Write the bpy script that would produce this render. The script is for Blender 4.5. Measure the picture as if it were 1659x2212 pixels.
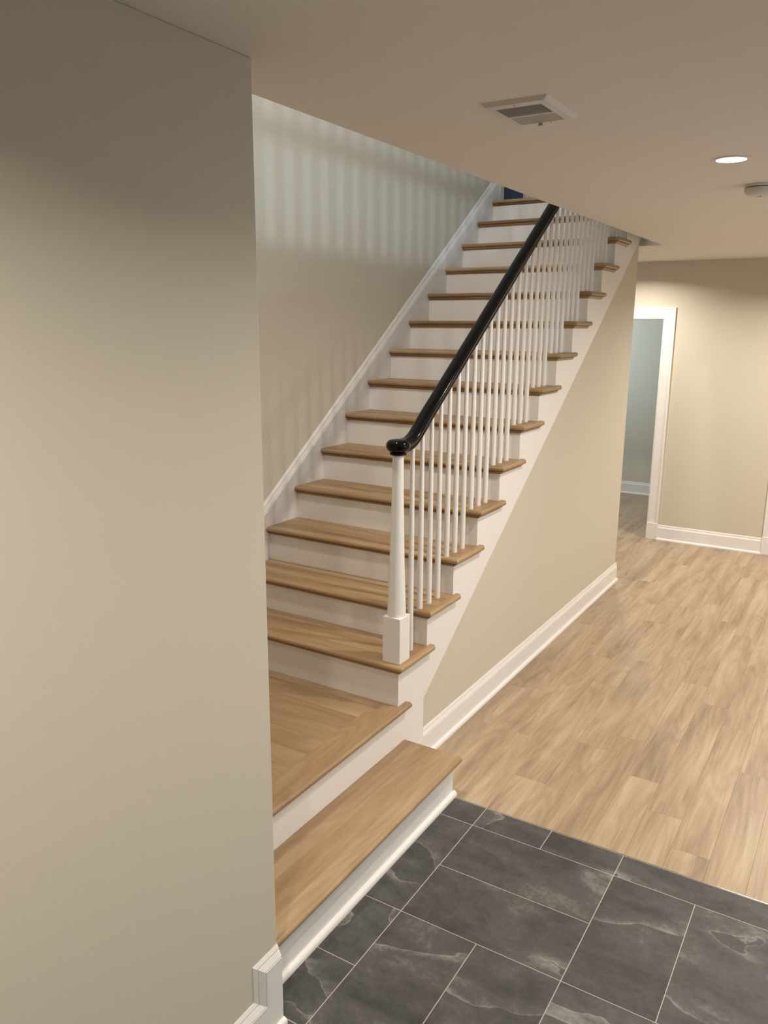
import bpy, bmesh, math, random
from mathutils import Vector, Matrix
random.seed(7)
for o in list(bpy.data.objects): bpy.data.objects.remove(o)
S = bpy.context.scene
COL = S.collection

# ------------------------------------------------------------------ camera
cam_d = bpy.data.cameras.new('camera'); cam = bpy.data.objects.new('camera', cam_d); COL.objects.link(cam)
cam_d.sensor_fit = 'HORIZONTAL'; cam_d.sensor_width = 36.0
cam_d.lens = 1723.24 * 36.0 / 1659.0
cam_d.clip_start = 0.05; cam_d.clip_end = 60
RT = Vector((0.8513861, 0.52450241, 0.00623885)); UP = Vector((-0.1249467, 0.19123648, 0.9735589)); FW = Vector((-0.50944089, 0.82965404, -0.22835093))
M4 = Matrix((RT, UP, -FW)).transposed().to_4x4(); M4.translation = Vector((1.2603, -2.8004, 2.0997))
cam.matrix_world = M4
S.camera = cam

# ------------------------------------------------------------------ view, world
S.view_settings.view_transform = 'Standard'; S.view_settings.look = 'None'
S.view_settings.gamma = 1.0; S.view_settings.use_curve_mapping = False
S.view_settings.exposure = 0.0
W = bpy.data.worlds.new('world'); S.world = W; W.use_nodes = True
W.node_tree.nodes['Background'].inputs[0].default_value = (0.55, 0.72, 1.0, 1); W.node_tree.nodes['Background'].inputs[1].default_value = 0.3

def area(name, loc, direction, size, power, color, shape='RECTANGLE', sizey=None, spread=180):
    l = bpy.data.lights.new(name, 'AREA'); l.shape = shape; l.size = size
    if sizey: l.size_y = sizey
    l.energy = power; l.color = color; l.spread = math.radians(spread)
    o = bpy.data.objects.new(name, l); COL.objects.link(o); o.location = loc
    o.rotation_euler = Vector(direction).to_track_quat('-Z', 'Y').to_euler()
    return o
DAY = (0.60, 0.80, 1.0)
area('window_daylight', (3.75, 0.9, 1.55), (-1, -0.05, 0.06), 1.5, 20, DAY, sizey=1.3)
area('upstairs_daylight', (2.9, 1.2, 4.45), (-1, 0, -0.25), 2.6, 44, DAY, sizey=1.2)
area('upstairs_lamp', (2.6, 0.5, 4.3), (-1, 0.05, -0.3), 0.17, 50, (0.62, 0.82, 1.0), sizey=0.22)
area('side_room_daylight', (-2.55, 6.5, 1.9), (1, 0, 0.1), 1.2, 34, (0.66, 0.84, 1.0), sizey=1.0)
area('added_upstairs_lamp', (-0.7, -0.9, 5.55), (0, 0.25, -1), 0.3, 66, (1.0, 0.95, 0.91))  # unseen lamp, added to brighten the treads and risers
LAMP = (1.0, 0.925, 0.82)
LAMP_W = 29

# ------------------------------------------------------------------ dimensions (metres)
R = 0.1936; T = 0.2681; Z3 = 0.5932
XL = -1.630; XC = -0.4104; XG = -0.4444; XD = -0.459
Y3 = 0.0808; NO = 0.029; THK = 0.027
XW = -0.0817; YW = -1.2185; HC = 2.7035; YFW = 5.3103
XO = -0.2786; YE = 3.7412; YP = 0.1484; U = 0.305
XS1 = -0.140; YS1 = 0.176
XR = 3.7; YB = -5.2; ZUP = 16 * R; ZTOP = 5.6
def zk(k): return Z3 if k == 3 else k * R
def yk(k): return Y3 + (k - 3) * T
SLOPE = R / T

# ------------------------------------------------------------------ materials
def mat(name): 
    m = bpy.data.materials.new(name); m.use_nodes = True
    nt = m.node_tree; return m, nt, nt.nodes, nt.links, nt.nodes['Principled BSDF']
def paint(name, col, rough=0.6, bump=0.0, scale=220, spec=0.5, var=0.0, coat=0.0):
    m, nt, N, L, B = mat(name)
    B.inputs['Base Color'].default_value = (*col, 1); B.inputs['Roughness'].default_value = rough
    B.inputs['Specular IOR Level'].default_value = spec; B.inputs['Coat Weight'].default_value = coat
    tc = N.new('ShaderNodeTexCoord')
    if bump:
        n = N.new('ShaderNodeTexNoise'); n.inputs['Scale'].default_value = scale; n.inputs['Detail'].default_value = 3
        b = N.new('ShaderNodeBump'); b.inputs['Strength'].default_value = bump; b.inputs['Distance'].default_value = 0.001
        L.new(tc.outputs['Object'], n.inputs['Vector']); L.new(n.outputs['Fac'], b.inputs['Height']); L.new(b.outputs['Normal'], B.inputs['Normal'])
    if var:
        n2 = N.new('ShaderNodeTexNoise'); n2.inputs['Scale'].default_value = 300; n2.inputs['Detail'].default_value = 2
        mx = N.new('ShaderNodeMixRGB'); mx.inputs[1].default_value = (*[c * (1 - var) for c in col], 1); mx.inputs[2].default_value = (*[min(1, c * (1 + var)) for c in col], 1)
        L.new(tc.outputs['Object'], n2.inputs['Vector']); L.new(n2.outputs['Fac'], mx.inputs[0]); L.new(mx.outputs[0], B.inputs['Base Color'])
    return m
M_WALL = paint('wall_paint', (0.60, 0.55, 0.452), 0.75, 0.25, 180, 0.25, 0.02)
M_CEIL = paint('ceiling_paint', (0.78, 0.745, 0.70), 0.85, 0.2, 160, 0.15)
M_TRIM = paint('trim_paint', (0.80, 0.775, 0.745), 0.33, 0.06, 60, 0.5)
M_METALW = paint('white_enamel', (0.66, 0.65, 0.64), 0.4)
M_DUCT = paint('duct_dark', (0.03, 0.03, 0.03), 0.7)
M_BLACK = paint('black_lacquer', (0.0018, 0.0019, 0.0022), 0.10, 0.0, spec=0.22, coat=0.0)
M_BLUE = paint('blue_door_paint', (0.010, 0.055, 0.13), 0.5)
M_GROUT = paint('grout', (0.42, 0.385, 0.35), 0.9, 0.3, 500)
M_SUB = paint('dark_underlay', (0.16, 0.11, 0.07), 0.9)
M_PLAS = paint('detector_plastic', (0.62, 0.61, 0.57), 0.45)
M_SEAM = paint('seam_gap', (0.05, 0.035, 0.02), 0.9)
def metal(name, col, r):
    m, nt, N, L, B = mat(name); B.inputs['Base Color'].default_value = (*col, 1); B.inputs['Metallic'].default_value = 1; B.inputs['Roughness'].default_value = r; return m
M_STEEL = metal('steel_edge', (0.62, 0.60, 0.57), 0.22)
def emis(name, col, s):
    m, nt, N, L, B = mat(name); B.inputs['Base Color'].default_value = (0.8, 0.8, 0.8, 1)
    B.inputs['Emission Color'].default_value = (*col, 1); B.inputs['Emission Strength'].default_value = s; return m
M_LENS = emis('lit_lens', (1, 0.93, 0.82), 9)
M_GLASS, _nt, _N, _L, _B = mat('window_glass'); _B.inputs['Transmission Weight'].default_value = 1; _B.inputs['Roughness'].default_value = 0; _B.inputs['IOR'].default_value = 1.1

def math_n(N, L, op, a, b=None, c=None):
    n = N.new('ShaderNodeMath'); n.operation = op
    for i, v in enumerate((a, b, c)):
        if v is None: continue
        if isinstance(v, (int, float)): n.inputs[i].default_value = v
        else: L.new(v, n.inputs[i])
    return n.outputs[0]
def wood(name, grain, cols, stave=0.0, stave_amt=0.35, ring=9.0, rough=0.42, patch=0.5, bump=0.12, across=None, knots=False, fine=1.0, ring_amt=0.10, rand_amt=0.14, pscale=(1.6, 5.0), fine_amt=0.36):
    """grain = 'X' or 'Y' long axis. cols = dark, mid, light."""
    m, nt, N, L, B = mat(name)
    tc = N.new('ShaderNodeTexCoord'); oi = N.new('ShaderNodeObjectInfo')
    sp = N.new('ShaderNodeSeparateXYZ'); L.new(tc.outputs['Object'], sp.inputs[0])
    g = sp.outputs[0] if grain == 'X' else sp.outputs[1]
    a = sp.outputs[1] if grain == 'X' else sp.outputs[0]
    z = sp.outputs[2]
    off = math_n(N, L, 'MULTIPLY', oi.outputs['Random'], 37.0)
    rnd = None
    if stave:
        az = math_n(N, L, 'MULTIPLY_ADD', a, 1 / stave, off)
        fl = math_n(N, L, 'FLOOR', az)
        wn = N.new('ShaderNodeTexWhiteNoise'); wn.noise_dimensions = '1D'; L.new(fl, wn.inputs['W']); rnd = wn.outputs['Value']
        off = math_n(N, L, 'MULTIPLY_ADD', rnd, 21.0, off)
    aa = math_n(N, L, 'ADD', a, math_n(N, L, 'MULTIPLY', z, 0.6))
    ga = math_n(N, L, 'ADD', g, off)
    def vec(sg, sa, w=0.0):
        c = N.new('ShaderNodeCombineXYZ')
        L.new(math_n(N, L, 'MULTIPLY', ga, sg), c.inputs[0]); L.new(math_n(N, L, 'MULTIPLY', aa, sa), c.inputs[1])
        L.new(math_n(N, L, 'MULTIPLY_ADD', off, 0.73, w), c.inputs[2]); return c.outputs[0]
    def noise(v, det=3, dist=0.0, rg=0.5):
        n = N.new('ShaderNodeTexNoise'); n.inputs['Scale'].default_value = 1; n.inputs['Detail'].default_value = det
        n.inputs['Distortion'].default_value = dist; n.inputs['Roughness'].default_value = rg; L.new(v, n.inputs['Vector']); return n.outputs['Fac']
    base = noise(vec(1.1, 7.0), 1, 0.15)
    rings = math_n(N, L, 'FRACT', math_n(N, L, 'MULTIPLY', base, ring))
    rings = math_n(N, L, 'ABSOLUTE', math_n(N, L, 'MULTIPLY_ADD', rings, 2.0, -1.0))
    fineg = noise(vec(5.0 * fine, 260.0 * fine, 3.1), 3, 0.0, 0.6)
    streak = noise(vec(1.6, 34.0, 7.7), 3, 0.2)
    pt = noise(vec(pscale[0], 9.0 if stave else pscale[1], 11.0), 3, 0.4)
    f = math_n(N, L, 'MULTIPLY_ADD', rings, ring_amt, 0.36 - ring_amt * 0.5)
    f = math_n(N, L, 'MULTIPLY_ADD', math_n(N, L, 'SUBTRACT', fineg, 0.5), fine_amt, math_n(N, L, 'ADD', f, 0.11))
    f = math_n(N, L, 'MULTIPLY_ADD', streak, 0.26, f)
    f = math_n(N, L, 'MULTIPLY_ADD', math_n(N, L, 'SUBTRACT', pt, 0.5), patch, f)
    f = math_n(N, L, 'MULTIPLY_ADD', math_n(N, L, 'SUBTRACT', oi.outputs['Random'], 0.5), rand_amt, f)
    if rnd is not None: f = math_n(N, L, 'MULTIPLY_ADD', math_n(N, L, 'SUBTRACT', rnd, 0.5), stave_amt, f)
    if knots:
        v = N.new('ShaderNodeTexVoronoi'); v.inputs['Scale'].default_value = 1; L.new(vec(1.5, 5.0, 5.0), v.inputs['Vector'])
        k = math_n(N, L, 'SUBTRACT', 1.0, math_n(N, L, 'MULTIPLY', v.outputs['Distance'], 14.0)); k = math_n(N, L, 'MAXIMUM', k, 0.0)
        f = math_n(N, L, 'MULTIPLY_ADD', k, -0.30, f)
        k2 = math_n(N, L, 'MAXIMUM', math_n(N, L, 'SUBTRACT', 1.0, math_n(N, L, 'MULTIPLY', v.outputs['Distance'], 2.2)), 0.0)
        kr = math_n(N, L, 'SINE', math_n(N, L, 'MULTIPLY', v.outputs['Distance'], 85.0))
        f = math_n(N, L, 'MULTIPLY_ADD', math_n(N, L, 'MULTIPLY', k2, kr), -0.028, f)
    cr = N.new('ShaderNodeValToRGB'); e = cr.color_ramp.elements
    e[0].position = 0.22; e[0].color = (*cols[0], 1); e[1].position = 0.86; e[1].color = (*cols[2], 1)
    mid = e.new(0.55); mid.color = (*cols[1], 1)
    L.new(f, cr.inputs[0]); L.new(cr.outputs[0], B.inputs['Base Color'])
    B.inputs['Roughness'].default_value = rough; B.inputs['Specular IOR Level'].default_value = 0.4
    b = N.new('ShaderNodeBump'); b.inputs['Strength'].default_value = bump; b.inputs['Distance'].default_value = 0.001
    L.new(fineg, b.inputs['Height']); L.new(b.outputs['Normal'], B.inputs['Normal'])
    return m
OAK = [(0.185, 0.107, 0.050), (0.30, 0.192, 0.099), (0.42, 0.293, 0.168)]
OAKD = [tuple(c * k for c, k in zip(q, (1.08, 1.05, 1.0))) for q in OAK]
M_OAKX = wood('oak_tread_crosswise', 'X', OAKD, stave=0.062, ring=11)
M_OAKY = wood('oak_tread_lengthwise', 'Y', OAK, stave=0.058, ring=11)
M_OAKN = wood('oak_board_lengthwise', 'Y', OAK, ring=16)
M_OAKR = wood('oak_return_lengthwise', 'Y', OAKD, ring=16)
M_OAKNX = wood('oak_board_crosswise', 'X', OAK, ring=9, patch=0.6, ring_amt=0.07)
M_LVP = wood('vinyl_plank', 'Y', [(0.185, 0.125, 0.075), (0.345, 0.250, 0.160), (0.465, 0.360, 0.248)], ring=9, rough=0.38, patch=0.95, bump=0.16, knots=True, rand_amt=0.05, pscale=(1.0, 9.0), ring_amt=0.11, fine_amt=0.55)

def slate():
    m, nt, N, L, B = mat('slate_tile')
    tc = N.new('ShaderNodeTexCoord'); oi = N.new('ShaderNodeObjectInfo')
    ad = N.new('ShaderNodeVectorMath'); ad.operation = 'ADD'; L.new(tc.outputs['Object'], ad.inputs[0])
    cb = N.new('ShaderNodeCombineXYZ')
    r = math_n(N, L, 'MULTIPLY', oi.outputs['Random'], 53.0)
    for i in range(3): L.new(r, cb.inputs[i])
    L.new(cb.outputs[0], ad.inputs[1])
    def noise(sc, det, dist, rg=0.55, stretch=None):
        n = N.new('ShaderNodeTexNoise'); n.inputs['Scale'].default_value = sc; n.inputs['Detail'].default_value = det
        n.inputs['Distortion'].default_value = dist; n.inputs['Roughness'].default_value = rg
        if stretch:
            mp = N.new('ShaderNodeMapping'); mp.inputs['Scale'].default_value = stretch; mp.inputs['Rotation'].default_value = (0, 0, 0.6)
            L.new(ad.outputs[0], mp.inputs[0]); L.new(mp.outputs[0], n.inputs['Vector'])
        else: L.new(ad.outputs[0], n.inputs['Vector'])
        return n.outputs['Fac']
    big = noise(3.0, 6, 0.6, 0.6, (1, 2.2, 1)); fine = noise(60, 4, 0.2, 0.7); shp = noise(1.6, 5, 0.35, 0.42, (1, 1.8, 1))
    d = math_n(N, L, 'ABSOLUTE', math_n(N, L, 'SUBTRACT', shp, 0.46))
    vein = math_n(N, L, 'MAXIMUM', math_n(N, L, 'SUBTRACT', 1.0, math_n(N, L, 'MULTIPLY', d, 130.0)), 0.0)
    step = math_n(N, L, 'GREATER_THAN', shp, 0.46)
    soft = math_n(N, L, 'MULTIPLY', math_n(N, L, 'MAXIMUM', math_n(N, L, 'SUBTRACT', 1.0, math_n(N, L, 'MULTIPLY', d, 14.0)), 0.0), step)
    f = math_n(N, L, 'MULTIPLY_ADD', big, 1.4, -0.40)
    f = math_n(N, L, 'MULTIPLY_ADD', math_n(N, L, 'SUBTRACT', noise(14, 5, 0.5, 0.65), 0.5), 0.6, f)
    f = math_n(N, L, 'MULTIPLY_ADD', math_n(N, L, 'SUBTRACT', fine, 0.5), 0.5, f)
    f = math_n(N, L, 'MULTIPLY_ADD', soft, 0.32, f)
    f = math_n(N, L, 'MULTIPLY_ADD', math_n(N, L, 'MULTIPLY', vein, big), 0.35, f)
    cr = N.new('ShaderNodeValToRGB'); e = cr.color_ramp.elements
    e[0].position = 0.05; e[0].color = (0.040, 0.038, 0.036, 1); e[1].position = 1.0; e[1].color = (0.27, 0.25, 0.235, 1)
    mid = e.new(0.5); mid.color = (0.083, 0.080, 0.077, 1)
    L.new(f, cr.inputs[0]); L.new(cr.outputs[0], B.inputs['Base Color'])
    B.inputs['Roughness'].default_value = 0.5; B.inputs['Specular IOR Level'].default_value = 0.4
    b = N.new('ShaderNodeBump'); b.inputs['Strength'].default_value = 0.35; b.inputs['Distance'].default_value = 0.0015
    h = math_n(N, L, 'MULTIPLY_ADD', step, 0.5, math_n(N, L, 'ADD', math_n(N, L, 'MULTIPLY', fine, 0.7), big)); L.new(h, b.inputs['Height']); L.new(b.outputs['Normal'], B.inputs['Normal'])
    return m
M_SLATE = slate()

# ------------------------------------------------------------------ mesh helpers
def obj(name, bm, m, parent=None, smooth=False, bevel=0.0, seg=2, **props):
    bmesh.ops.remove_doubles(bm, verts=bm.verts, dist=1e-6) if bm.verts and props.pop('weld', False) else props.pop('weld', None)
    bmesh.ops.recalc_face_normals(bm, faces=bm.faces)
    me = bpy.data.meshes.new(name); bm.to_mesh(me); bm.free()
    me.materials.append(m)
    if smooth:
        for p in me.polygons: p.use_smooth = True
        try: me.set_sharp_from_angle(angle=math.radians(smooth if smooth > 1 else 35))
        except Exception: pass
    o = bpy.data.objects.new(name, me); COL.objects.link(o)
    if parent: o.parent = parent
    if bevel:
        b = o.modifiers.new('bevel', 'BEVEL'); b.width = bevel; b.segments = seg; b.limit_method = 'ANGLE'
    for k, v in props.items(): o[k] = v
    return o
def box(bm, x0, x1, y0, y1, z0, z1):
    vs = [bm.verts.new((x, y, z)) for z in (z0, z1) for y in (y0, y1) for x in (x0, x1)]
    for f in ((0, 2, 3, 1), (4, 5, 7, 6), (0, 1, 5, 4), (2, 6, 7, 3), (0, 4, 6, 2), (1, 3, 7, 5)): bm.faces.new([vs[i] for i in f])
    return vs
def boxm(*bs):
    bm = bmesh.new()
    for b in bs: box(bm, *b)
    return bm
def prism(bm, pts, axis, a0, a1):
    """polygon pts (2-D) extruded along axis: x -> (y,z), y -> (x,z), z -> (x,y)"""
    def P(p, a): return {'x': (a, p[0], p[1]), 'y': (p[0], a, p[1]), 'z': (p[0], p[1], a)}[axis]
    A = [bm.verts.new(P(p, a0)) for p in pts]; B = [bm.verts.new(P(p, a1)) for p in pts]
    n = len(pts)
    for i in range(n): bm.faces.new((A[i], A[(i + 1) % n], B[(i + 1) % n], B[i]))
    bm.faces.new(A[::-1]); bm.faces.new(B)
def prismm(pts, axis, a0, a1):
    bm = bmesh.new(); prism(bm, pts, axis, a0, a1); return bm
def sweep(bm, rings, closed_profile=True):
    vr = [[bm.verts.new(p) for p in r] for r in rings]; n = len(vr[0])
    for a, b in zip(vr, vr[1:]):
        for i in range(n if closed_profile else n - 1): bm.faces.new((a[i], a[(i + 1) % n], b[(i + 1) % n], b[i]))
    if closed_profile: bm.faces.new(vr[0][::-1]); bm.faces.new(vr[-1])
def planar_sweep(bm, O, A, B, Nn, path, prof):
    """path in the (A,B) plane; prof points (t,d): t along Nn, d to the right of travel"""
    O, A, B, Nn = map(Vector, (O, A, B, Nn)); n = len(path); rings = []
    for i, p in enumerate(path):
        p = Vector(p)
        def nrm(q0, q1):
            d = (Vector(q1) - Vector(q0)).normalized(); return Vector((d.y, -d.x))
        if i == 0: off = nrm(path[0], path[1])
        elif i == n - 1: off = nrm(path[-2], path[-1])
        else:
            n1 = nrm(path[i - 1], path[i]); n2 = nrm(path[i], path[i + 1]); s = n1 + n2; off = s * (2 / s.dot(s)) if s.length > 1e-6 else n1
            # mitre: off . n1 = 1
            off = s / s.dot(n1)
        rings.append([O + A * (p.x + off.x * d) + B * (p.y + off.y * d) + Nn * t for t, d in prof])
    sweep(bm, rings)
def lathe(bm, cx, cy, prof, seg=32):
    rings = []
    vr = []
    for r, z in prof:
        if r < 1e-6: vr.append([bm.verts.new((cx, cy, z))])
        else: vr.append([bm.verts.new((cx + r * math.cos(2 * math.pi * i / seg), cy + r * math.sin(2 * math.pi * i / seg), z)) for i in range(seg)])
    for a, b in zip(vr, vr[1:]):
        for i in range(seg):
            j = (i + 1) % seg
            if len(a) == 1 and len(b) == 1: continue
            if len(a) == 1: bm.faces.new((a[0], b[j], b[i]))
            elif len(b) == 1: bm.faces.new((a[i], a[j], b[0]))
            else: bm.faces.new((a[i], a[j], b[j], b[i]))
    if len(vr[0]) > 1: bm.faces.new(vr[0][::-1])
    if len(vr[-1]) > 1: bm.faces.new(vr[-1])
def tag(o, label=None, cat=None, group=None, kind=None):
    if label: o['label'] = label
    if cat: o['category'] = cat
    if group: o['group'] = group
    if kind: o['kind'] = kind
    return o
def thing(name, label, cat, loc=(0, 0, 0), group=None):
    o = bpy.data.objects.new(name, None); COL.objects.link(o); o.location = loc; o.empty_display_size = 0.1
    bpy.context.view_layer.update()
    return tag(o, label, cat, group)
def struct(name, bm, m, label=None, cat=None, **k):
    o = obj(name, bm, m, **k); o['kind'] = 'structure'
    if label: o['label'] = label; o['category'] = cat or name.split('_')[0]
    return o
def shift(bm, v):
    for q in bm.verts: q.co -= Vector(v)
    return bm

# ------------------------------------------------------------------ room shell
HX0 = XL - 0.018
wall_paint = M_WALL
struct('wall_left', boxm((XL - 0.3, XW, YB, YW, -0.2, HC)), M_WALL, 'long beige wall in the left foreground ending beside the stairs', 'wall', bevel=0.003)
struct('wall_stairwell', boxm((HX0 - 0.12, HX0, YW - 0.1, YE + 0.001, -0.2, ZTOP)), M_WALL, 'grey-beige stairwell wall behind the steps, striped with baluster shadows', 'wall')
# wall below the flight: a triangle under the stringer
ya, za = 0.356, 0.329
yb = ya + (HC - za) / SLOPE - 0.0
o = struct('wall_under_stairs', prismm([(0.13, -0.2), (YE, -0.2), (YE, HC + 0.01), (YE - 0.1, HC + 0.01), (0.30, 0.33), (0.13, 0.33)], 'x', XD - 0.10, XD), M_WALL, 'triangular beige wall filling the space under the stairs', 'wall')
struct('wall_stair_end', boxm((HX0 - 0.12, XD - 0.10, YE - 0.10, YE, -0.2, HC)), M_WALL, 'beige wall closing the far end of the stairs', 'wall')
# hall left end
struct('wall_hall', boxm((-2.9, -2.8, YE, YFW, -0.2, HC)), M_WALL, 'beige wall at the left end of the hall, out of sight', 'wall')
DX0, DX1, DZ = -1.42, -0.580, 2.172
EX0, EX1 = 0.600, 1.42
struct('wall_far', boxm((-2.9, DX0, YFW, YFW + 0.12, -0.2, HC), (DX0, DX1, YFW, YFW + 0.12, DZ, HC), (DX1, EX0, YFW, YFW + 0.12, -0.2, HC), (EX0, EX1, YFW, YFW + 0.12, DZ, HC), (EX1, XR, YFW, YFW + 0.12, -0.2, HC)), M_WALL, 'beige far wall of the hall with a cased doorway', 'wall', weld=False)
WY0, WY1, WZ0, WZ1 = 0.15, 1.65, 0.9, 2.2
struct('wall_right', boxm((XR, XR + 0.12, YB, WY0, -0.2, HC), (XR, XR + 0.12, WY0, WY1, -0.2, WZ0), (XR, XR + 0.12, WY0, WY1, WZ1, HC), (XR, XR + 0.12, WY1, YFW + 0.12, -0.2, HC)), M_WALL, 'beige wall of the room to the right, out of sight', 'wall')
struct('wall_back', boxm((XL - 0.3, XR + 0.12, YB - 0.12, YB, -0.2, HC)), M_WALL, 'beige wall behind the camera', 'wall')
win = struct('window_1', boxm((XR - 0.015, XR + 0.06, WY0 - 0.09, WY0, WZ0 - 0.09, WZ1 + 0.09), (XR - 0.015, XR + 0.06, WY1, WY1 + 0.09, WZ0 - 0.09, WZ1 + 0.09), (XR - 0.015, XR + 0.06, WY0, WY1, WZ0 - 0.09, WZ0), (XR - 0.015, XR + 0.06, WY0, WY1, WZ1, WZ1 + 0.09)), M_TRIM, 'white framed window on the right wall, out of sight', 'window')
# side room beyond the doorway
struct('wall_side_room', boxm((-2.8, 0.5, 7.48, 7.58, -0.2, HC), (-2.8, -2.7, YFW + 0.12, 7.48, -0.2, HC), (0.4, 0.5, YFW + 0.12, 7.48, -0.2, HC)), M_WALL, 'cool-lit wall of the room beyond the doorway', 'wall')
# ceiling with the stair opening
OY0 = YW - 0.0
struct('ceiling', boxm((XO, XR + 0.12, YB - 0.12, 7.58, HC, HC + 0.09), (XL - 0.3, XO, YB - 0.12, OY0, HC, HC + 0.09), (-2.9, XO, YE, 7.58, HC, HC + 0.09)), M_CEIL, 'smooth off-white ceiling with the open stairwell cut into it', 'ceiling')
# faces of the opening and the upper storey
struct('wall_opening', boxm((XO - 0.002, XO + 0.012, OY0, YE, HC + 0.001, ZUP), (XG, XO - 0.002, YE - 0.002, YE + 0.012, HC + 0.001, ZUP), (XL - 0.1, XO, OY0 - 0.012, OY0, HC + 0.001, ZTOP)), M_WALL, 'drywall lining of the stair opening', 'wall')
struct('floor_upper', boxm((XO + 0.012, 3.0, -1.6, 6.2, HC + 0.09, ZUP), (HX0 - 0.1, XO + 0.012, YE + 0.012, 6.2, HC + 0.09, ZUP), (HX0, XG, yk(16) + 0.05, YE + 0.012, ZUP - 0.10, ZUP)), M_OAKN, 'upper floor at the head of the stairs', 'floor')
UD0, UD1 = 3.82, 4.335
struct('wall_upper', boxm((HX0 - 0.12, HX0, YE, UD0, ZUP - 0.3, ZTOP), (HX0 - 0.12, HX0, UD0, UD1, 5.13, ZTOP), (HX0 - 0.12, HX0, UD1, 6.2, ZUP - 0.3, ZTOP), (HX0, 3.0, 6.1, 6.2, ZUP, ZTOP), (3.0, 3.1, -1.6, 6.2, ZUP, 3.75), (3.0, 3.1, -1.6, -0.3, 3.75, ZTOP), (3.0, 3.1, 2.7, 6.2, 3.75, ZTOP), (3.0, 3.1, -0.3, 2.7, 5.15, ZTOP), (XO, 3.0, -1.6, -1.5, ZUP, ZTOP)), M_WALL, 'walls of the upper storey around the stairwell', 'wall')
struct('ceiling_upper', boxm((HX0 - 0.12, 3.1, -1.6, 6.2, ZTOP, ZTOP + 0.1)), M_CEIL, 'upper storey ceiling', 'ceiling')

# ------------------------------------------------------------------ trim profiles
CAP = [(0, 0), (0.002, 0), (0.0065, 0.0110), (0.0065, 0.0138), (0.0035, 0.0142), (0.0035, 0.0163), (0.0075, 0.0168), (0.0150, 0.0350), (0.0150, 0.0368), (0.0118, 0.0372), (0.0118, 0.0396), (0.0160, 0.0403), (0.0160, 0.155), (0, 0.155)]
def cap_prof(body_to, k=1.0, t=1.0):
    return [(a * t, b * k) for a, b in CAP[:-2]] + [(0.016 * t, body_to), (0, body_to)]
def quarter(r=0.016, h=0.020, n=6):
    return [(0, 0)] + [(r * math.sin(a), h - h * math.cos(a) if False else h * (1 - math.cos(a)) * 0 + 0) for a in []]
SHOE = [(0, 0), (0.0, 0.0)]
def shoe_prof(h0, r=0.015, hh=0.021):
    # (t,d) with d down from the top line at height h0 ; shoe occupies the last hh above the floor
    pts = [(0.0, h0 - hh)]
    for i in range(1, 7):
        a = math.pi / 2 * i / 6
        pts.append((r * math.sin(a), h0 - hh + (hh * 0.75) * (1 - math.cos(a))))
    pts += [(r, h0), (0.0, h0)]
    return pts
BH = 0.155
def baseboard(name, O, A, Nn, L0, L1, label, h=BH, mat_=M_TRIM):
    """straight run: from O + A*L0 to O + A*L1, top at height h, facing Nn"""
    bm = bmesh.new(); planar_sweep(bm, O, A, (0, 0, 1), Nn, [(L0, h), (L1, h)], cap_prof(h))
    b = struct(name, bm, mat_, label, 'baseboard')
    bm = bmesh.new(); O2 = Vector(O) + Vector(Nn) * 0.016
    planar_sweep(bm, O2, A, (0, 0, 1), Nn, [(L0, h), (L1, h)], shoe_prof(h))
    obj('shoe_moulding', bm, mat_, b, smooth=50)
    return b
# under-stairs wall baseboard (faces +x); body flush with the fascia
baseboard('baseboard_stairs', (XD, 0, 0), (0, 1, 0), (1, 0, 0), 0.357, YE + 0.014, 'white moulded baseboard along the wall under the stairs')
o = bpy.data.objects['baseboard_stairs']
# lower board continues in front, past the fascia foot
bm = boxm((XD, XD + 0.016, YS1 - 0.02, 0.357, 0, 0.112)); obj('base_block', bm, M_TRIM, o)
bm = bmesh.new(); planar_sweep(bm, (XD + 0.016, 0, 0), (0, 1, 0), (0, 0, 1), (1, 0, 0), [(YS1, BH), (0.357, BH)], shoe_prof(BH)); obj('shoe_moulding', bm, M_TRIM, o, smooth=50)
# return round the far end of the wall (faces +y)
bm = bmesh.new(); planar_sweep(bm, (0, YE, 0), (-1, 0, 0), (0, 0, 1), (0, 1, 0), [(-XD - 0.014, BH), (1.6, BH)], cap_prof(BH)); obj('end_return', bm, M_TRIM, o)
# far wall
baseboard('baseboard_far', (0, YFW, 0), (1, 0, 0), (0, -1, 0), -0.474, 0.492, 'white baseboard on the far wall between the two door casings')
baseboard('baseboard_side_room', (0, 7.48, 0), (1, 0, 0), (0, -1, 0), -2.7, 0.4, 'white baseboard in the room beyond the doorway')
baseboard('baseboard_right', (XR, 0, 0), (0, 1, 0), (-1, 0, 0), YB, YFW, 'white baseboard of the right wall, out of sight')
# left wall baseboard: low run, then stepping up to the first tread
YST = -1.330; ZHI = 0.276
bm = bmesh.new()
planar_sweep(bm, (XW, 0, 0), (0, 1, 0), (0, 0, 1), (1, 0, 0), [(YB, BH), (YST, BH), (YST, ZHI), (YW, ZHI)], [(a * 1.15, b) for a, b in CAP[:-2]] + [(0.0184, 0.046), (0, 0.046)])
prism(bm, [(YB, 0.0), (YW, 0.0), (YW, ZHI - 0.0455), (YST + 0.0455, ZHI - 0.0455), (YST + 0.0455, BH - 0.0455), (YB, BH - 0.0455)], 'x', XW, XW + 0.0184)
bl = struct('baseboard_left', bm, M_TRIM, 'white baseboard of the left wall that steps up beside the first tread', 'baseboard', weld=False)
bm = bmesh.new(); planar_sweep(bm, (XW + 0.0184, 0, 0), (0, 1, 0), (0, 0, 1), (1, 0, 0), [(YB, BH), (YW + 0.002, BH)], shoe_prof(BH)); obj('shoe_moulding', bm, M_TRIM, bl, smooth=50)

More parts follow.
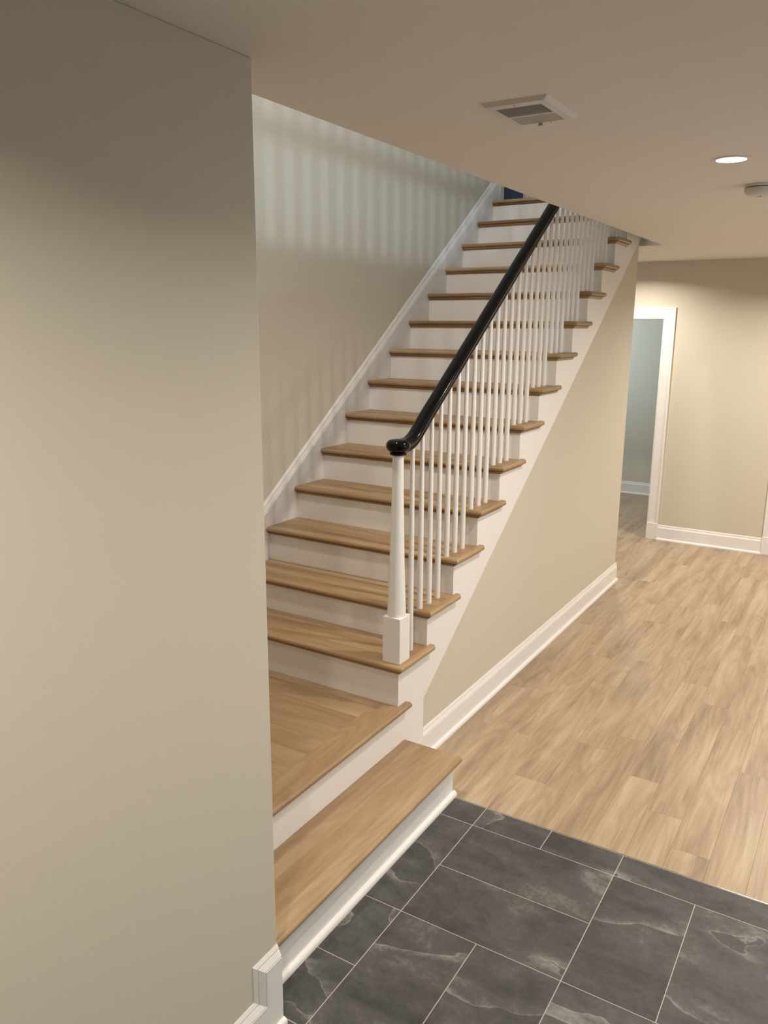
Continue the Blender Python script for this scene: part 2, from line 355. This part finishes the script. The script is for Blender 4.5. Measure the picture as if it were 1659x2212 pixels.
# ------------------------------------------------------------------ doorways
CAS = [(0, 0), (0.020, 0), (0.020, 0.018), (0.017, 0.021), (0.017, 0.024), (0.0145, 0.026), (0.0145, 0.034), (0.012, 0.036), (0.012, 0.100), (0.009, 0.1045), (0.009, 0.107), (0, 0.107)]
def casing(name, x0, x1, zt, y, label, leaf=None, ph=0.168, room=True):
    """doorway in the far wall, opening x0..x1 up to zt"""
    bm = bmesh.new(); w = 0.107
    planar_sweep(bm, (0, y, 0), (1, 0, 0), (0, 0, 1), (0, -1, 0), [(x0 - w, ph), (x0 - w, zt + w), (x1 + w, zt + w), (x1 + w, ph)], CAS)
    r = struct(name, bm, M_TRIM, label, 'doorway')
    for xa, xb in ((x0 - w - 0.004, x0 + 0.0), (x1, x1 + w + 0.004)):
        obj('plinth_block', boxm((xa, xb, y - 0.025, y, 0, ph)), M_TRIM, r, bevel=0.002)
    obj('door_jamb', boxm((x0 - 0.001, x0 + 0.006, y - 0.001, y + 0.121, 0, zt), (x1 - 0.006, x1 + 0.001, y - 0.001, y + 0.121, 0, zt), (x0, x1, y - 0.001, y + 0.121, zt - 0.006, zt + 0.001)), M_TRIM, r)
    return r
d1 = casing('door_1', DX0, DX1, DZ, YFW, 'white cased doorway opening into the cool-lit side room')
d2 = casing('door_2', EX0, EX1, DZ, YFW, 'white door casing at the right edge of the far wall')
bm = boxm((EX0 + 0.008, EX1 - 0.008, YFW + 0.05, YFW + 0.085, 0.008, DZ - 0.01))
leaf = obj('door_leaf', bm, M_TRIM, d2)
for (a, b) in ((0.25, 0.95), (1.1, 2.0)):
    obj('raised_panel', boxm((EX0 + 0.13, EX1 - 0.13, YFW + 0.042, YFW + 0.05, a, b)), M_TRIM, leaf, bevel=0.006)
bm = bmesh.new(); lathe(bm, 0, 0, [(0, 0), (0.02, 0), (0.027, 0.012), (0.02, 0.03), (0.01, 0.036), (0.01, 0.052)], 20)
for v in bm.verts: v.co = Vector((EX0 + 0.07 + v.co.x, YFW - 0.002 + v.co.z, 1.0 + v.co.y))
obj('door_knob', bm, M_STEEL, leaf, smooth=40)
# narrow blue door on the upper landing (in the stairwell wall plane)
bm = bmesh.new()
planar_sweep(bm, (HX0, 0, 0), (0, 1, 0), (0, 0, 1), (1, 0, 0), [(UD0 - 0.107, ZUP), (UD0 - 0.107, 5.24), (UD1 + 0.107, 5.24), (UD1 + 0.107, ZUP)], [(t * 1.0, d) for t, d in CAS])
d3 = struct('door_3', bm, M_TRIM, 'white casing round the dark blue door at the top of the stairs', 'doorway')
lf = obj('door_leaf', boxm((HX0 - 0.07, HX0 - 0.03, UD0, UD1, ZUP + 0.006, 5.13)), M_BLUE, d3, label='dark blue door leaf')
obj('raised_panel', boxm((HX0 - 0.031, HX0 - 0.024, UD0 + 0.1, UD1 - 0.1, ZUP + 0.25, 4.0)), M_BLUE, lf, bevel=0.005)

# ------------------------------------------------------------------ floors
fl = struct('floor', boxm((-0.20, XR, YB, YP - 0.004, -0.2, -0.0012)), M_GROUT, 'dark slate-look tile floor in the foreground with pale grout', 'floor')
G = 0.0017
def tile(x0, x1, y0, y1):
    cx, cy = (x0 + x1) / 2, (y0 + y1) / 2
    hx, hy = (x1 - x0) / 2 - G, (y1 - y0) / 2 - G
    bm = bmesh.new(); b = 0.0012
    prismv = [[(sx * (hx - i), sy * (hy - i), z) for sx, sy in ((-1, -1), (1, -1), (1, 1), (-1, 1))] for i, z in ((0, -0.009), (0, -0.0008), (b, 0.0))]
    sweep(bm, prismv)
    o = obj('tile', bm, M_SLATE, fl); o.location = (cx, cy, random.uniform(-0.0001, 0.0001)); return o
XT = -0.158 - 0.03
def ut(x0, x1, y0, y1):
    x0, x1, y0, y1 = x0 * U, x1 * U, y0 * U, y1 * U
    x1 = min(x1, XR); y0 = max(y0, YB)
    if x1 - x0 < 0.02 or y1 - y0 < 0.02: return
    tile(x0, x1, y0, y1)
YPU = (YP - 0.005) / U; XTU = XT / U
ut(XTU, 0, 0, YPU)
xs = [0, 1, 2, 4, 6, 8, 10, 12.2]
for a, b in zip(xs, xs[1:]): ut(a, b, 0, YPU)
ys = [0, -2, -3, -3.945]
for a, b in zip(ys, ys[1:]): ut(XTU, 0, b, a)
ys = [-3.945, -5, -7, -9, -11, -13, -15, -17.2]
for a, b in zip(ys, ys[1:]): ut((XW + 0.002) / U, 0, b, a)
for i in range(0, 7):
    for j in range(0, 9):
        X, Y = 2 * i, -2 * j
        if (i + j) % 2 == 0: ut(X, X + 2, Y - 1, Y); ut(X, X + 2, Y - 2, Y - 1)
        else: ut(X, X + 1, Y - 2, Y); ut(X + 1, X + 2, Y - 2, Y)
# metal edge strip
tag(obj('edge_strip', boxm((-0.155, XR, YP - 0.004, YP - 0.001, -0.006, 0.0012)), M_STEEL), 'thin metal edge strip between slate tile and wood-look planks', 'trim')
fp = struct('floor_hall', boxm((XD - 0.3, XR, YP - 0.001, YFW, -0.2, -0.0022), (-2.8, XD - 0.3, YE, YFW, -0.2, -0.0022), (-2.7, XR, YFW, 7.48, -0.2, -0.0022)), M_SUB, 'light oak-look plank floor of the hall', 'floor')
PW = 0.1524; PL = 1.22
joints = {0: 0.47, 1: 0.93, 2: 1.11, 3: 0.76, 4: 0.52, 5: 0.30, 6: 1.075, 7: 0.82, -3: 1.38, -2: 0.20, -1: 0.86}
pm = {}
def plank(x0, x1, y0, y1, parent, m, th=0.002, g=0.00018, name='plank', z=0.0, bv=0.0005, axis='Y'):
    hx, hy = (x1 - x0) / 2 - g, (y1 - y0) / 2 - g
    key = (round(hx, 4), round(hy, 4), m.name, th)
    if key not in pm:
        bm = bmesh.new()
        sweep(bm, [[(sx * (hx - i), sy * (hy - i), q) for sx, sy in ((-1, -1), (1, -1), (1, 1), (-1, 1))] for i, q in ((0, -th), (0, -bv * 0.8), (bv, 0.0))])
        o = obj(name, bm, m, parent); pm[key] = o.data
    else:
        o = bpy.data.objects.new(name, pm[key]); COL.objects.link(o); o.parent = parent
    o.location = ((x0 + x1) / 2, (y0 + y1) / 2, z); return o
for c in range(-19, 25):
    x0, x1 = c * PW, (c + 1) * PW
    if x1 > XR: x1 = XR
    j0 = joints.get(c, random.uniform(0, PL))
    ylo = YP if x0 > -0.46 else YE
    if x0 <= -0.46 < x1: x0b = -0.46
    ycuts = [ylo] + [j0 + n * PL for n in range(-2, 8) if ylo + 0.03 < j0 + n * PL < 7.47] + [7.48]
    if x1 > 0.42: ycuts = [y for y in ycuts if y < YFW - 0.05] + [YFW]
    for a, b in zip(ycuts, ycuts[1:]): plank(x0, x1, a, b, fp, M_LVP)

# ------------------------------------------------------------------ staircase
st = thing('staircase', 'oak-tread staircase with white risers climbing away past the newel', 'staircase', (XG, 0.2, 0))
def part(name, bm, m, parent=st, **k):
    """mesh built in world coordinates, parented to st at its location"""
    o = obj(name, bm, m, parent, **k)
    root = parent
    o.matrix_parent_inverse = Matrix.Translation(-Vector(root.location)) if root.type == 'EMPTY' else Matrix.Identity(4)
    return o
def nose(r=THK / 2, n=7):
    # half-round: list of (forward, z) from bottom to top, z relative to tread top
    return [(r * math.cos(a), -r + r * math.sin(a)) for a in [(-math.pi / 2) + math.pi * i / n for i in range(n + 1)]]
COVE = [(0, 0), (0.012, 0), (0.012, -0.0025), (0.0175, -0.003), (0.0175, -0.006), (0.0125, -0.0075), (0.0085, -0.010), (0.006, -0.0155), (0.0, -0.018)]
RN = THK / 2
for k in range(3, 17):
    z = zk(k); y0 = yk(k); yr = y0 + NO; back = y0 + T + NO + 0.004
    # riser below this tread
    zb = zk(k - 1)
    part('riser', boxm((XL, XG - 0.0156, yr, yr + 0.018, zb, z - THK)), M_TRIM)
    # tread body with half-round front edge, cut by the mitre for the return
    xr = XC - 0.034
    bm = bmesh.new()
    prof = [(y0 + RN - f, z + q) for f, q in nose()]
    # rings along x: left end, right end with mitre (y-dependent x)
    def xm(y): return max(xr, min(XC - (y - y0), XC)) if k < 16 else xr
    pts = prof + [(y0 + 0.034, z)] + [(back, z), (back, z - THK), (y0 + 0.034, z - THK)]
    ringL = [(XL, p[0], p[1]) for p in pts]
    ringR = [(xm(p[0]) if p[0] < y0 + 0.0341 else xr, p[0], p[1]) for p in pts]
    sweep(bm, [ringL, ringR])
    tr = part('tread', bm, M_OAKX, smooth=40)
    # cove under the front
    bm = bmesh.new()
    sweep(bm, [[(XL, yr - t, z - THK + q) for t, q in COVE], [(XG + t, yr - t, z - THK + q) for t, q in COVE]])
    part('cove_moulding', bm, M_OAKX, tr, smooth=30)
    if k < 16:
        yend = y0 + 0.330
        bm = bmesh.new()
        pr = [(XC - RN + f, z + q) for f, q in nose()] + [(xr, z), (xr, z - THK)]
        def ym(x): return y0 + (XC - x)
        ringF = [(p[0], ym(p[0]) + 0.0004, p[1]) for p in pr]
        ringB = [(p[0], yend - RN * 0.6 if p[0] > XC - 0.004 else yend, p[1]) for p in pr]
        sweep(bm, [ringF, ringB])
        part('return_nosing', bm, M_OAKR, tr, smooth=40)
        bm = bmesh.new()
        sweep(bm, [[(XG + t, yr - t, z - THK + q) for t, q in COVE], [(XG + t, yend - 0.018, z - THK + q) for t, q in COVE]])
        part('cove_return', bm, M_OAKR, tr, smooth=30)
# fascia (open stringer) on the right face of the flight
bm = bmesh.new()
def zdiag(y): return za + (y - ya) * SLOPE
X0, X1 = XG - 0.0155, XG
prism(bm, [(0.132, 0.0), (0.356, 0.0), (0.356, 0.33), (0.356, 2 * R - 0.03), (0.132, 2 * R - 0.03)], 'x', X0, X1)
for k in range(3, 16):
    y0, y1 = yk(k) + NO, yk(k + 1) + NO
    if k == 3: prism(bm, [(y0, 2 * R - 0.03), (y1, 2 * R - 0.03), (y1, Z3 - THK + 0.001), (y0, Z3 - THK + 0.001)], 'x', X0, X1); continue
    prism(bm, [(y0, zdiag(y0)), (y1, zdiag(y1)), (y1, zk(k) - THK + 0.001), (y0, zk(k) - THK + 0.001)], 'x', X0, X1)
prism(bm, [(0.356, zdiag(0.356)), (yk(4) + NO, zdiag(yk(4) + NO)), (yk(4) + NO, 2 * R - 0.029), (0.356, 2 * R - 0.029)], 'x', X0, X1)
prism(bm, [(yk(16) + NO, zdiag(yk(16) + NO)), (YE - 0.001, zdiag(YE - 0.001)), (YE - 0.001, ZUP - 0.03), (yk(16) + NO, ZUP - 0.03)], 'x', X0, X1)
part('stringer', bm, M_TRIM)
# landing: riser, nosing board, planks
ZL = 2 * R
part('riser', boxm((XG - 0.018, XG + 0.0015, YW, 0.131, R, ZL - THK + 0.002)), M_TRIM)
land = part('landing', boxm((XL - 0.0, XG - 0.02, YW, 0.11 + 0.02, ZL - 0.15, ZL - 0.006)), M_SUB, label='oak landing with boards running crosswise')
bm = bmesh.new()
pr = [(XC - RN + f, ZL + q) for f, q in nose()] + [(-0.548, ZL), (-0.548, ZL - THK)]
sweep(bm, [[(p[0], YW, p[1]) for p in pr], [(p[0], 0.183 if p[0] > -0.46 else 0.15, p[1]) for p in pr]])
# keep the part past the stringer face only outside it
part('landing_nosing', bm, M_OAKN, land, smooth=40)
bm = bmesh.new()
cuts = [0.12, 0.053, -0.071, -0.195, -0.319, -0.443, -0.567, -0.691, -0.815, -0.939, -1.063, YW]
for i, (a, b) in enumerate(zip(cuts, cuts[1:])):
    xj = [XL, -0.5486]
    if i % 3 == 1: xj = [XL, -1.25, -0.5486]
    if i % 3 == 2: xj = [XL, -1.02, -0.5486]
    for p, q in zip(xj, xj[1:]):
        pl = plank(p, q, b, a, land, M_OAKNX, th=0.006, g=0.00025, z=ZL, bv=0.0006)
        pl.matrix_parent_inverse = Matrix.Identity(4)
# first step
XR1 = XS1 - 0.034
part('riser', boxm((XR1 - 0.018, XR1, YW, YS1 - 0.024, 0.0, R - THK), (XG, XR1 - 0.018, YS1 - 0.042, YS1 - 0.024, 0.0, R - THK)), M_TRIM)
bm = bmesh.new()
pr = [(XS1 - RN + f, R + q) for f, q in nose()] + [(XG + 0.0, R), (XG + 0.0, R - THK)]
ring = lambda y, ins=0: [(p[0] - (ins if p[0] > XS1 - RN else 0), y, p[1]) for p in pr]
sweep(bm, [ring(YW), ring(YS1 - 0.004), [(p[0] - (0.004 if p[0] > XS1 - RN else 0), YS1, max(min(p[1], R - 0.003), R - THK + 0.003)) for p in pr]])
t1 = part('tread', bm, M_OAKY, smooth=40)
bm = bmesh.new(); planar_sweep(bm, (XR1, 0, 0), (0, 1, 0), (0, 0, 1), (1, 0, 0), [(YW + 0.0, BH), (YS1 - 0.014, BH)], shoe_prof(BH, 0.018, 0.024)); part('shoe_moulding', bm, M_TRIM, smooth=50)
# skirt board on the stairwell wall
s0 = 1.101 - SLOPE * 0.616
def skz(y): return s0 + SLOPE * y
ysk0, ysk1 = 0.0, UD0 - 0.107
bm = bmesh.new()
ang = math.atan(SLOPE); c_ = math.cos(ang)
planar_sweep(bm, (HX0, 0, 0), (0, 1, 0), (0, 0, 1), (1, 0, 0), [(ysk0, skz(ysk0)), (ysk1, skz(ysk1))], [(a * 1.125, b * 1.42) for a, b in CAP[:-2]] + [(0.018, 0.066), (0, 0.066)])
sk = part('skirt_board', bm, M_TRIM)
dz = 0.0655 / c_
bm = prismm([(ysk0, ZL - 0.05), (ysk1 - 0.3, ZUP - 0.2 - 0.3 * SLOPE), (ysk1, ZUP - 0.2), (ysk1, skz(ysk1) - dz), (ysk0, skz(ysk0) - dz)], 'x', HX0, XL)
bm2 = bmesh.new()
part('skirt_panel', bm, M_TRIM, sk)
# landing walls' base (hidden corner of the landing)
tag(struct('baseboard_landing', boxm((HX0, HX0 + 0.016, YW, 0.0, ZL, ZL + 0.15)), M_TRIM), 'white baseboard along the landing, hidden behind the left wall', 'baseboard')

# ------------------------------------------------------------------ railing
XB = -0.492
rl = thing('stair_railing', 'black handrail on a white tapered newel post and slender white balusters', 'railing', (XB, 0.16, Z3))
def rp(name, bm, m, parent=rl, **k):
    o = obj(name, bm, m, parent, **k)
    if parent == rl: o.matrix_parent_inverse = Matrix.Translation(-Vector(rl.location))
    return o
NX, NY = -0.4865, 0.159
NB = 0.0455
bm = bmesh.new(); zt = 0.812
box(bm, NX - NB, NX + NB, NY - NB, NY + NB, Z3, zt)
nw = rp('newel_post', bm, M_TRIM, bevel=0.0015)
bm = bmesh.new()
prof = []
for i in range(0, 25):
    f = i / 24; z = zt - 0.001 + (1.552 - zt) * f
    r = 0.0435 - 0.0185 * (1 - (1 - f) ** 1.7) 
    prof.append((r, z))
lathe(bm, NX, NY, prof, 36); rp('tapered_shaft', bm, M_TRIM, nw, smooth=50)
# handrail centre line
def rz(y): return 1.737 + SLOPE * (y - 0.479)
prof = [(0, .031), (.010, .0305), (.018, .028), (.025, .023), (.0295, .015), (.031, .006), (.030, -.001), (.026, -.007), (.0215, -.010), (.021, -.014), (.0225, -.019), (.0225, -.025), (.019, -.030), (0, -.031)]
prof = prof + [(-a, b) for a, b in prof[-2:0:-1]]
path = [(NY + 0.010, 1.586), (NY + 0.05, 1.5862)]
P0 = Vector((NY + 0.05, 1.5862)); yS = 0.42; P3 = Vector((yS, rz(yS)))
d3v = Vector((1, SLOPE)).normalized(); P1 = P0 + Vector((0.085, 0)); P2 = P3 - d3v * 0.10
for i in range(1, 13):
    t = i / 12; q = P0 * (1 - t) ** 3 + 3 * P1 * t * (1 - t) ** 2 + 3 * P2 * t * t * (1 - t) + P3 * t ** 3; path.append((q.x, q.y))
for y in (1.0, 2.0, 3.0, 3.62): path.append((y, rz(y)))
rings = []
for i, p in enumerate(path):
    a = Vector(path[max(0, i - 1)]); b = Vector(path[min(len(path) - 1, i + 1)]); d = (b - a).normalized(); nrm = Vector((-d.y, d.x))
    xo = NX + (XB - NX) * min(1, i / 12)
    rings.append([(xo + u, p[0] + nrm.x * v, p[1] + nrm.y * v) for u, v in prof])
bm = bmesh.new(); sweep(bm, rings)
hr = rp('handrail', bm, M_BLACK, smooth=55)
bm = bmesh.new()
cp = [(0.0, 1.5505), (0.036, 1.5505), (0.0375, 1.553), (0.0375, 1.5585), (0.035, 1.561), (0.036, 1.563)]
for i in range(0, 13):
    a = -math.pi * 0.36 + i / 12 * (math.pi * 0.86)
    cp.append((0.026 + 0.028 * math.cos(a) if i < 12 else 0.0, 1.590 + 0.027 * math.sin(a) * (1.0)))
cp[-1] = (0.0, 1.6185)
lathe(bm, NX, NY, cp, 40); rp('rail_cap', bm, M_BLACK, smooth=60)
# balusters: three per tread, spaced evenly up the flight
bal_mesh = {}
n = 0
yb0 = 0.2975
i = 0
def railing_bottom(y):
    if y < yS:
        best = min(path, key=lambda p: abs(p[0] - y)); return best[1] - 0.027
    return rz(y) - 0.031 / c_ + 0.004
while True:
    y = yb0 + i * T / 3
    k = 3 + int((y - Y3 - 0.0) // T)
    if k > 15 or y > 3.5: break
    zb = zk(k); ztop = railing_bottom(y)
    bm = bmesh.new(); h = ztop - zb
    lathe(bm, 0, 0, [(0.0142, 0), (0.0142, 0.12), (0.0128, h * 0.45), (0.0102, h * 0.85), (0.0096, h)], 14)
    b = rp('baluster', bm, M_TRIM, smooth=50); b.location = (XB, y, zb)
    i += 1
# guard railing on the upper floor, above the opening (its shadow falls on the stairwell wall)
gm = bmesh.new()
yy = -1.15
while yy < 3.6:
    lathe(gm, XO + 0.06, yy, [(0.014, ZUP), (0.010, ZUP + 0.9)], 8); yy += 0.11
struct('trim_1', gm, M_TRIM, 'white balusters guarding the upper floor edge, out of sight', 'trim')
struct('trim_2', boxm((XO + 0.03, XO + 0.09, -1.2, 3.65, ZUP + 0.9, ZUP + 0.96), (XO + 0.04, XO + 0.08, -1.2, 3.65, 3.48, 3.54)), M_BLACK, 'black rail guarding the upper floor edge with an added mid rail, out of sight', 'trim', bevel=0.012)  # lower bar is an added mid rail, placed to cast the shadow band

# ------------------------------------------------------------------ ceiling fittings
def downlight(x, y, z=HC, name='recessed_light', power=LAMP_W, vis=False, spread=172, size=0.08):
    if vis: r = thing(name, 'round recessed ceiling light glowing white near the right edge', 'ceiling light', (x, y, z))
    bm = bmesh.new(); lathe(bm, 0, 0, [(0.0535, -0.001), (0.0535, -0.004), (0.062, -0.0045), (0.067, -0.002), (0.0675, 0.0)], 40)
    for v in bm.verts: pass
    if vis: fr = obj('light_trim', bm, M_METALW, r, smooth=40)
    else:
        fr = struct(name, bm, M_METALW, 'white trim ring of a recessed ceiling light, out of sight', 'trim'); fr.location = (x, y, z)
    bm = bmesh.new(); lathe(bm, 0, 0, [(0, -0.0035), (0.0533, -0.0035), (0.0533, -0.001), (0, -0.001)], 40)
    obj('light_lens', bm, M_LENS, r if vis else fr, label='glowing white lens')
    l = area('lamp_glow', (0, 0, -0.008), (0, 0, -1), size, power, LAMP, shape='DISK', spread=spread); l.rotation_euler = (0, 0, 0); l.parent = r if vis else fr
downlight(0.690, 0.560, vis=True)
for i, (x, y, p) in enumerate([(0.95, 4.3, 1.0), (-0.80, 4.65, 0.8), (0.74, -2.7, 0.88), (1.25, -1.05, 0.46), (2.4, 0.56, 1.15), (2.2, 3.0, 1.6)]):  # the fourth one is added to brighten the lower stair risers
    downlight(x, y, name='trim_%d' % (i + 3), power=LAMP_W * p, spread=168 if x > 2 else 152)

# supply register
VX0, VX1, VY0, VY1 = 0.210, 0.407, -0.593, -0.328
vt = thing('ceiling_vent', 'rectangular white slatted vent in the ceiling left of the round light', 'vent', (0.305, -0.464, HC))
def vp(name, bm, m, parent=vt, **k):
    o = obj(name, bm, m, parent, **k)
    if parent == vt: o.matrix_parent_inverse = Matrix.Translation(-Vector(vt.location))
    return o
gx0, gx1, gy0, gy1 = 0.236, 0.373, -0.546, -0.352
zb = HC - 0.011
bm = bmesh.new()
outer = [[(VX0, VY0), (VX1, VY0), (VX1, VY1), (VX0, VY1)], [(VX0 + .012, VY0 + .012), (VX1 - .012, VY0 + .012), (VX1 - .012, VY1 - .012), (VX0 + .012, VY1 - .012)], [(gx0, gy0), (gx1, gy0), (gx1, gy1), (gx0, gy1)]]
zs = [HC, zb, zb]
vr = [[bm.verts.new((p[0], p[1], z)) for p in r] for r, z in zip(outer, zs)]
vr.append([bm.verts.new((p[0], p[1], HC - 0.001)) for p in outer[2]])
for a, b in zip(vr, vr[1:]):
    for i in range(4): bm.faces.new((a[i], a[(i + 1) % 4], b[(i + 1) % 4], b[i]))
vf = vp('vent_frame', bm, M_METALW)
vp('duct_opening', boxm((gx0, gx1, gy0, gy1, HC - 0.0012, HC - 0.0004)), M_DUCT, label='dark duct behind the slats')
ymid = -0.446
def slats(ya_, yb_, nn, tilt):
    for i in range(nn):
        yc = ya_ + (yb_ - ya_) * (i + 0.5) / nn; h = 0.0048; w = 0.0052 * tilt
        bm = prismm([(yc - w, HC - 0.0018), (yc - w + 0.0012, HC - 0.0018), (yc + w + 0.0012, zb), (yc + w, zb)], 'x', gx0, gx1)
        vp('slat', bm, M_METALW)
slats(gy0, ymid - 0.005, 8, -0.55)
slats(ymid + 0.005, gy1, 8, 1.0)
vp('divider', boxm((gx0, gx1, ymid - 0.005, ymid + 0.005, zb - 0.001, HC - 0.0015)), M_METALW)
bm = bmesh.new(); lathe(bm, 0, 0, [(0, -0.003), (0.004, -0.002), (0.0045, 0)], 14); s = vp('screw', bm, M_STEEL, smooth=40); s.location = (0.304, VY0 + 0.032, zb)
bm = bmesh.new(); lathe(bm, 0, 0, [(0, -0.003), (0.004, -0.002), (0.0045, 0)], 14); s = vp('screw', bm, M_STEEL, smooth=40); s.location = (0.330, VY1 - 0.014, zb)
vp('lever', boxm((0.290, 0.302, VY1 - 0.021, VY1 - 0.017, zb - 0.007, zb), (0.288, 0.304, VY1 - 0.023, VY1 - 0.013, zb - 0.009, zb - 0.006)), M_METALW, bevel=0.001)

# smoke detector, cut by the right edge of the picture
sd = thing('smoke_detector', 'round white smoke detector on the ceiling at the right edge', 'smoke detector', (0.712, 1.208, HC))
bm = bmesh.new(); lathe(bm, 0, 0, [(0.0, -0.012), (0.064, -0.012), (0.068, -0.009), (0.069, 0.0)], 40); obj('base_plate', bm, M_PLAS, sd, smooth=40)
bm = bmesh.new(); lathe(bm, 0, 0, [(0.060, -0.012), (0.060, -0.016)], 40); obj('vent_gap', bm, M_DUCT, sd, smooth=40, label='dark air gap round the rim')
bm = bmesh.new(); lathe(bm, 0, 0, [(0.0, -0.0485), (0.020, -0.048), (0.046, -0.045), (0.058, -0.038), (0.065, -0.028), (0.067, -0.018), (0.066, -0.0155), (0, -0.0155)], 40); cvr = obj('cover', bm, M_PLAS, sd, smooth=50)
for i in range(4):
    obj('sounder_slot', boxm((-0.010 + i * 0.005, -0.0075 + i * 0.005, -0.006, 0.006, -0.0495, -0.048)), M_DUCT, cvr)
